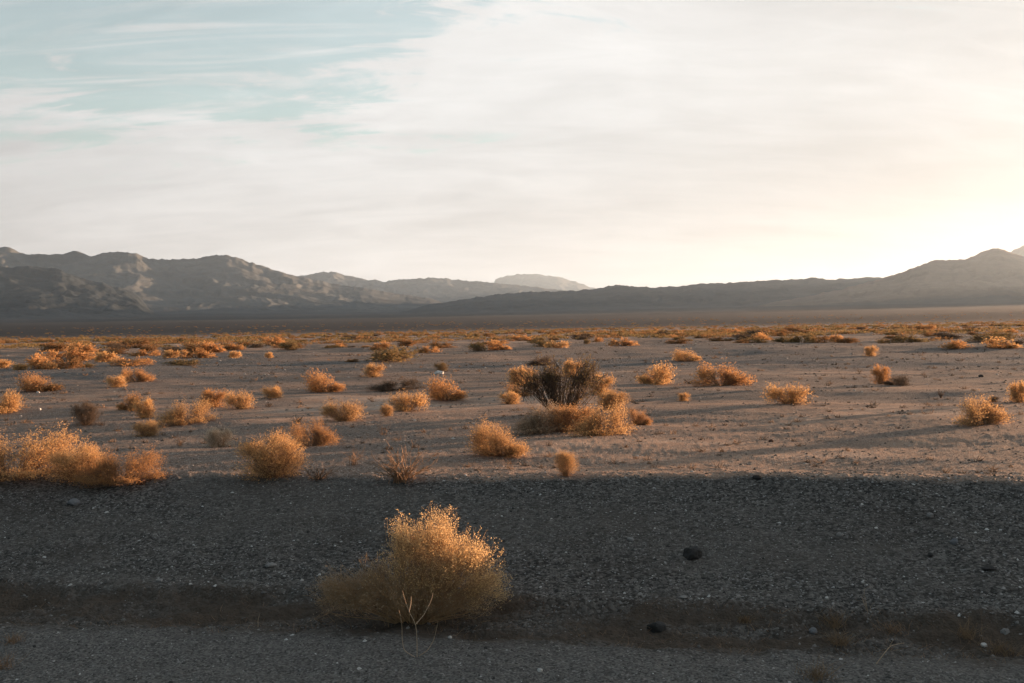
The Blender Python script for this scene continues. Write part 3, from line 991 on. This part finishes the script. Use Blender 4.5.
stick('dead_stalk', 'pale forked dead stalks curving up from the gravel in front of the big wispy shrub',
      [[(417, 657, 0), (417, 640, -.01), (416, 624, -.02), (409, 612, 0), (406, 603, .02), (402, 590, .03)],
       [(409, 612, 0), (411, 603, .03), (411, 596, .05)],
       [(415, 657, 0), (404, 651, .02), (402, 640, .01), (402, 624, -.02), (399, 610, -.03)],
       [(419, 656, 0), (428, 650, .0), (434, 640, .03), (438, 622, .05)],
       [(416, 624, -.02), (424, 615, .05), (431, 601, .09), (433, 593, .12)]], T_PALE, .0019)
stick('dead_stick', 'pale bent stick poking out of the shoulder below the gully at right',
      [[(876, 664, 0), (883, 655, .0), (890, 646, .02), (897, 644, .04), (904, 643, .06)], [(890, 646, .02), (893, 640, .0)]], T_PALE, .0022)
stick('dead_stick', 'thin pale upright stick in the brown gully left of the big wispy shrub',
      [[(258, 627, 0), (258, 620, 0), (260, 613, 0)]], T_PALE, .0018)


def tuft(label, cx, base, w, h, n, mat, seed):
    p = ground_at(cx, base); mpp = (p - Vector((0, 0, CAMZ))).length / F
    rng = np.random.default_rng(seed)
    b = np.zeros((n, 3)); b[:, :2] = rng.normal(size=(n, 2)) * w * mpp * .22
    v, f = blades(n, b, h * mpp, .55, rng, .0008)
    o = link('grass_tuft', mesh_np('grass_tuft', v, f, mat)); o.location = p
    tag(o, label, 'grass tuft')


tuft('dry golden tuft of grass in the gully, upper one of a close pair', 834, 627, 22, 14, 90, T_RUST, 1)
tuft('dry rusty tuft of grass in the gully, lower one of a close pair', 839, 645, 20, 14, 90, T_RUST, 2)
tuft('dry pale tuft of grass on the shoulder below the close pair of tufts', 817, 679, 30, 16, 110, T_RUST, 3)
tuft('flat dry tuft in the gully between the close pair and the bent stick', 894, 632, 26, 9, 80, T_BROWN, 4)
tuft('rusty tuft in the gully near a dark hollow at the right', 967, 637, 22, 14, 80, T_RUST, 5)
tuft('small orange tuft on the lip of the gully right of centre', 745, 622, 14, 7, 90, T_RUST, 6)
tuft('dry tuft on the shoulder at the lower left edge', 4, 668, 26, 12, 80, T_BROWN, 7)
tuft('faint brown tuft on the shoulder above the one at the lower left edge', 14, 643, 16, 9, 80, T_BROWN, 8)
tuft('wide rusty tuft in the gully close to the right edge', 1002, 655, 34, 13, 120, T_RUST, 9)


# ------------------------------------------------------------------ single stones
def stone(label, px, py, w, mat, seed, flat=.6):
    p = ground_at(px, py); mpp = (p - Vector((0, 0, CAMZ))).length / F
    r = w * mpp * .56
    o = link('stone', rock_mesh('stone', seed, mat, flat)); o.scale = (r, r, r)
    o.location = p + Vector((0, 0, r * flat * .35)); o.rotation_euler = (0, 0, seed * 1.7)
    tag(o, label, 'stone')


stone('black round stone in the middle of the gravel bank', 692, 557, 19, M_DARKROCK, 1, .72)
stone('black stone lying in the brown gully below the one on the bank', 656, 630, 18, M_DARKROCK, 2, .66)
stone('flat pale stone on the gravel bank left of the round black one', 631, 540, 8, M_PALEROCK, 3, .45)
stone('small dark red stone on the bank crest at the end of the wide low bush', 141, 484, 8, M_REDROCK, 4, .9)
stone('pale flat stone on the lip of the gully at the left', 159, 582, 9, M_PALEROCK, 5, .45)
stone('pale wedge shaped stone on the bank left of the big wispy shrub', 271, 566, 10, M_PALEROCK, 6, .5)
stone('grey stone high on the bank below the largest crest bush', 73, 504, 11, M_GREYROCK, 7, .6)
stone('blue grey stone half sunk in the gully beside the close pair of tufts', 813, 634, 10, M_GREYROCK, 8, .8)
stone('pale round stone on the right part of the bank', 840, 536, 6, M_PALEROCK, 9, .8)
stone('pale square stone high on the bank at right', 930, 517, 7, M_PALEROCK, 10, .8)
stone('grey pointed stone in the middle of the bank at right', 954, 543, 7, M_GREYROCK, 11, .9)
stone('dark stone below the pale square one on the bank at right', 930, 556, 6, M_DARKROCK, 12, .7)
stone('long flat dark stone on the bank near the right edge', 989, 569, 11, M_DARKROCK, 13, .35)
stone('tiny white stone in the gully near the right edge', 984, 646, 5, M_WHITEROCK, 14, .8)
stone('pale stone in the gully above the tiny white one', 1005, 633, 8, M_PALEROCK, 15, .7)
stone('tiny white stone on the shoulder at the bottom centre', 540, 671, 5, M_WHITEROCK, 16, .7)
stone('tiny white stone in the gully just right of the dead stalks', 450, 638, 4, M_WHITEROCK, 17, .7)
stone('white stone on the plain at the foot of the tiny greenish bush', 439, 374, 10, M_WHITEROCK, 18, .5)
stone('tiny white stone standing on the plain left of the bare ball of twigs', 40, 410, 2, M_WHITEROCK, 19, 1.2)
stone('small white stone at the foot of the two lobed bush', 38, 393, 3, M_WHITEROCK, 20, .7)
stone('dark stone far out on the sand behind the large fluffy bush', 981, 377, 5, M_DARKROCK, 21, .6)
stone('dark stone on the right end of the bank crest', 757, 478, 8, M_DARKROCK, 22, .5)
stone('brown stone on the sand just behind the crest right of centre', 771, 442, 6, M_REDROCK, 23, .6)
stone('pale stone lying on the gravel lip left of the orange tuft', 683, 598, 7, M_PALEROCK, 24, .55)


# ------------------------------------------------------------------ air
def build_haze():
    x0, x1, y0, y1, z0, z1 = -20000, 20000, -9000, 20500, -8, 930
    v = np.array([[x, y, z] for z in (z0, z1) for y in (y0, y1) for x in (x0, x1)], float)
    f = np.array([[0, 2, 3, 1], [4, 5, 7, 6], [0, 1, 5, 4], [1, 3, 7, 5], [3, 2, 6, 7], [2, 0, 4, 6]])
    m, t = new_mat('desert_air')
    pv = t.add('ShaderNodeVolumePrincipled', {'Color': (.57, .78, 1.0, 1), 'Density': HAZE, 'Anisotropy': .52})
    pv.inputs['Density Attribute'].default_value = ''
    pv.inputs['Color Attribute'].default_value = ''
    pv.inputs['Temperature Attribute'].default_value = ''
    t.add('ShaderNodeOutputMaterial', {'Volume': pv.outputs[0]})
    o = link('haze', mesh_np('haze', v, f, m))
    tag(o, 'thin dusty evening air over the valley', 'haze', kind='stuff')


HAZE = 3.4e-5
build_haze()


# ------------------------------------------------------------------ sky and sun
def build_world():
    w = bpy.data.worlds.new('World'); SC.world = w; w.use_nodes = True
    t = NT(w.node_tree)
    d = t.add('ShaderNodeTexCoord').outputs['Generated']
    sky = t.add('ShaderNodeTexSky', sky_type='NISHITA', sun_disc=False, sun_elevation=SUN_EL, sun_rotation=SUN_AZ, air_density=1.0, dust_density=1.0, ozone_density=1.0)
    sx = t.add('ShaderNodeSeparateXYZ', {0: d})
    z = t.math('MAXIMUM', sx.outputs[2], 0.0)
    zz = t.math('ADD', z, .22)
    p = t.add('ShaderNodeCombineXYZ', {0: t.math('DIVIDE', sx.outputs[0], zz), 1: t.math('DIVIDE', sx.outputs[1], zz), 2: 0.0}).outputs[0]
    wisps = t.noise(t.scaled(p, (1.0, 2.0, 1), (0, 0, R(-33)), (1.3, .4, 0)), 1.25, 9, .60, .9)
    fine = t.noise(t.scaled(p, (1.4, 5.0, 1), (0, 0, R(-38)), (.3, 2.4, 0)), 1.7, 9, .66, 1.1)
    veil = t.noise(t.scaled(p, (.35, .6, 1), (0, 0, R(-30)), (5.2, 2.2, 0)), 1.0, 5, .55, .5)
    sund = (math.sin(SUN_AZ) * math.cos(SUN_EL), math.cos(SUN_AZ) * math.cos(SUN_EL), math.sin(SUN_EL))
    dot = t.add('ShaderNodeVectorMath', {0: d, 1: sund}, operation='DOT_PRODUCT').outputs['Value']
    # clear gaps: higher up and away from the sun
    g = t.math('ADD', t.math('MULTIPLY', wisps, .85), t.math('MULTIPLY', fine, .95))
    g = t.math('ADD', t.math('MULTIPLY', t.math('SUBTRACT', g, .90), 1.15), .5)
    bias = t.math('ADD', t.math('MULTIPLY', t.smooth(z, .10, .30), .30), t.math('MULTIPLY', t.smooth(dot, .25, .70), -.36))
    gap = t.smooth(t.math('ADD', g, bias), .56, .72)
    gap = t.math('MULTIPLY', gap, t.smooth(z, .10, .2))
    cirrus = t.noise(t.scaled(p, (.9, 4.2, 1), (0, 0, R(-52)), (2.1, .7, 0)), 1.5, 9, .62, 1.4)
    gap = t.math('MULTIPLY', gap, t.smooth(cirrus, .46, .68, 1.0, .28))
    gap = t.math('MAXIMUM', gap, t.smooth(z, .36, .62))         # the cloud sheet ends higher up
    glow = t.smooth(dot, -.95, .35, .12, 1.0)
    glow = t.math('MULTIPLY', glow, t.smooth(dot, .50, .95, 1.0, .75))
    tex = t.math('ADD', t.math('MULTIPLY', fine, .42), t.math('ADD', t.math('MULTIPLY', wisps, -.40), t.math('MULTIPLY', veil, .55)))
    tex = t.math('ADD', tex, .715)
    amt = t.math('MULTIPLY', t.math('MULTIPLY', glow, tex), CLOUD)
    amt = t.math('MULTIPLY', amt, t.math('SUBTRACT', 1.0, t.math('MULTIPLY', t.smooth(dot, .35, .92), t.smooth(z, .28, .0, 0.0, .26))))
    warm = t.smooth(z, .0, .22)
    cc = t.mixc(warm, (.995, .928, .882), (.99, .983, .966))
    cloud = t.mixc(1.0, cc, t.add('ShaderNodeCombineColor', {0: amt, 1: amt, 2: amt}).outputs[0], 'MULTIPLY')
    blue = t.mixc(1.0, sky.outputs[0], (SKYK * .66, SKYK * .93, SKYK * 1.02), 'MULTIPLY')
    blue = t.mixc(.35, blue, cloud)
    col = t.mixc(t.math('MULTIPLY', gap, .82), cloud, blue)
    bg = t.add('ShaderNodeBackground', {'Color': col, 'Strength': .1})
    t.add('ShaderNodeOutputWorld', {'Surface': bg.outputs[0]})


CLOUD = 1.37
SKYK = .67
build_world()

sun = bpy.data.lights.new('sun', 'SUN'); sun.energy = 5.0; sun.angle = R(.5); sun.color = (1.0, .60, .36)
so = bpy.data.objects.new('sun', sun); COL.objects.link(so)
sd = Vector((math.sin(SUN_AZ) * math.cos(SUN_EL), math.cos(SUN_AZ) * math.cos(SUN_EL), math.sin(SUN_EL)))
so.rotation_euler = sd.to_track_quat('Z', 'Y').to_euler()
so.location = (40, 40, 30)

# ------------------------------------------------------------------ camera
cam = bpy.data.cameras.new('camera'); co = bpy.data.objects.new('camera', cam); COL.objects.link(co)
cam.sensor_width = 36; cam.lens = 36 * F / 1024; cam.clip_start = .1; cam.clip_end = 90000
m3 = Matrix((RIGHT, UP, -F0)).transposed()
co.matrix_world = Matrix.Translation((0, 0, CAMZ)) @ m3.to_4x4()
SC.camera = co

SC.view_settings.view_transform = 'Standard'
SC.view_settings.look = 'None'
SC.view_settings.exposure = 2.6
SC.view_settings.gamma = 1
SC.cycles.max_bounces = 5; SC.cycles.diffuse_bounces = 4; SC.cycles.glossy_bounces = 1; SC.cycles.transmission_bounces = 3
SC.cycles.volume_bounces = 0; SC.cycles.transparent_max_bounces = 4
SC.cycles.use_denoising = True
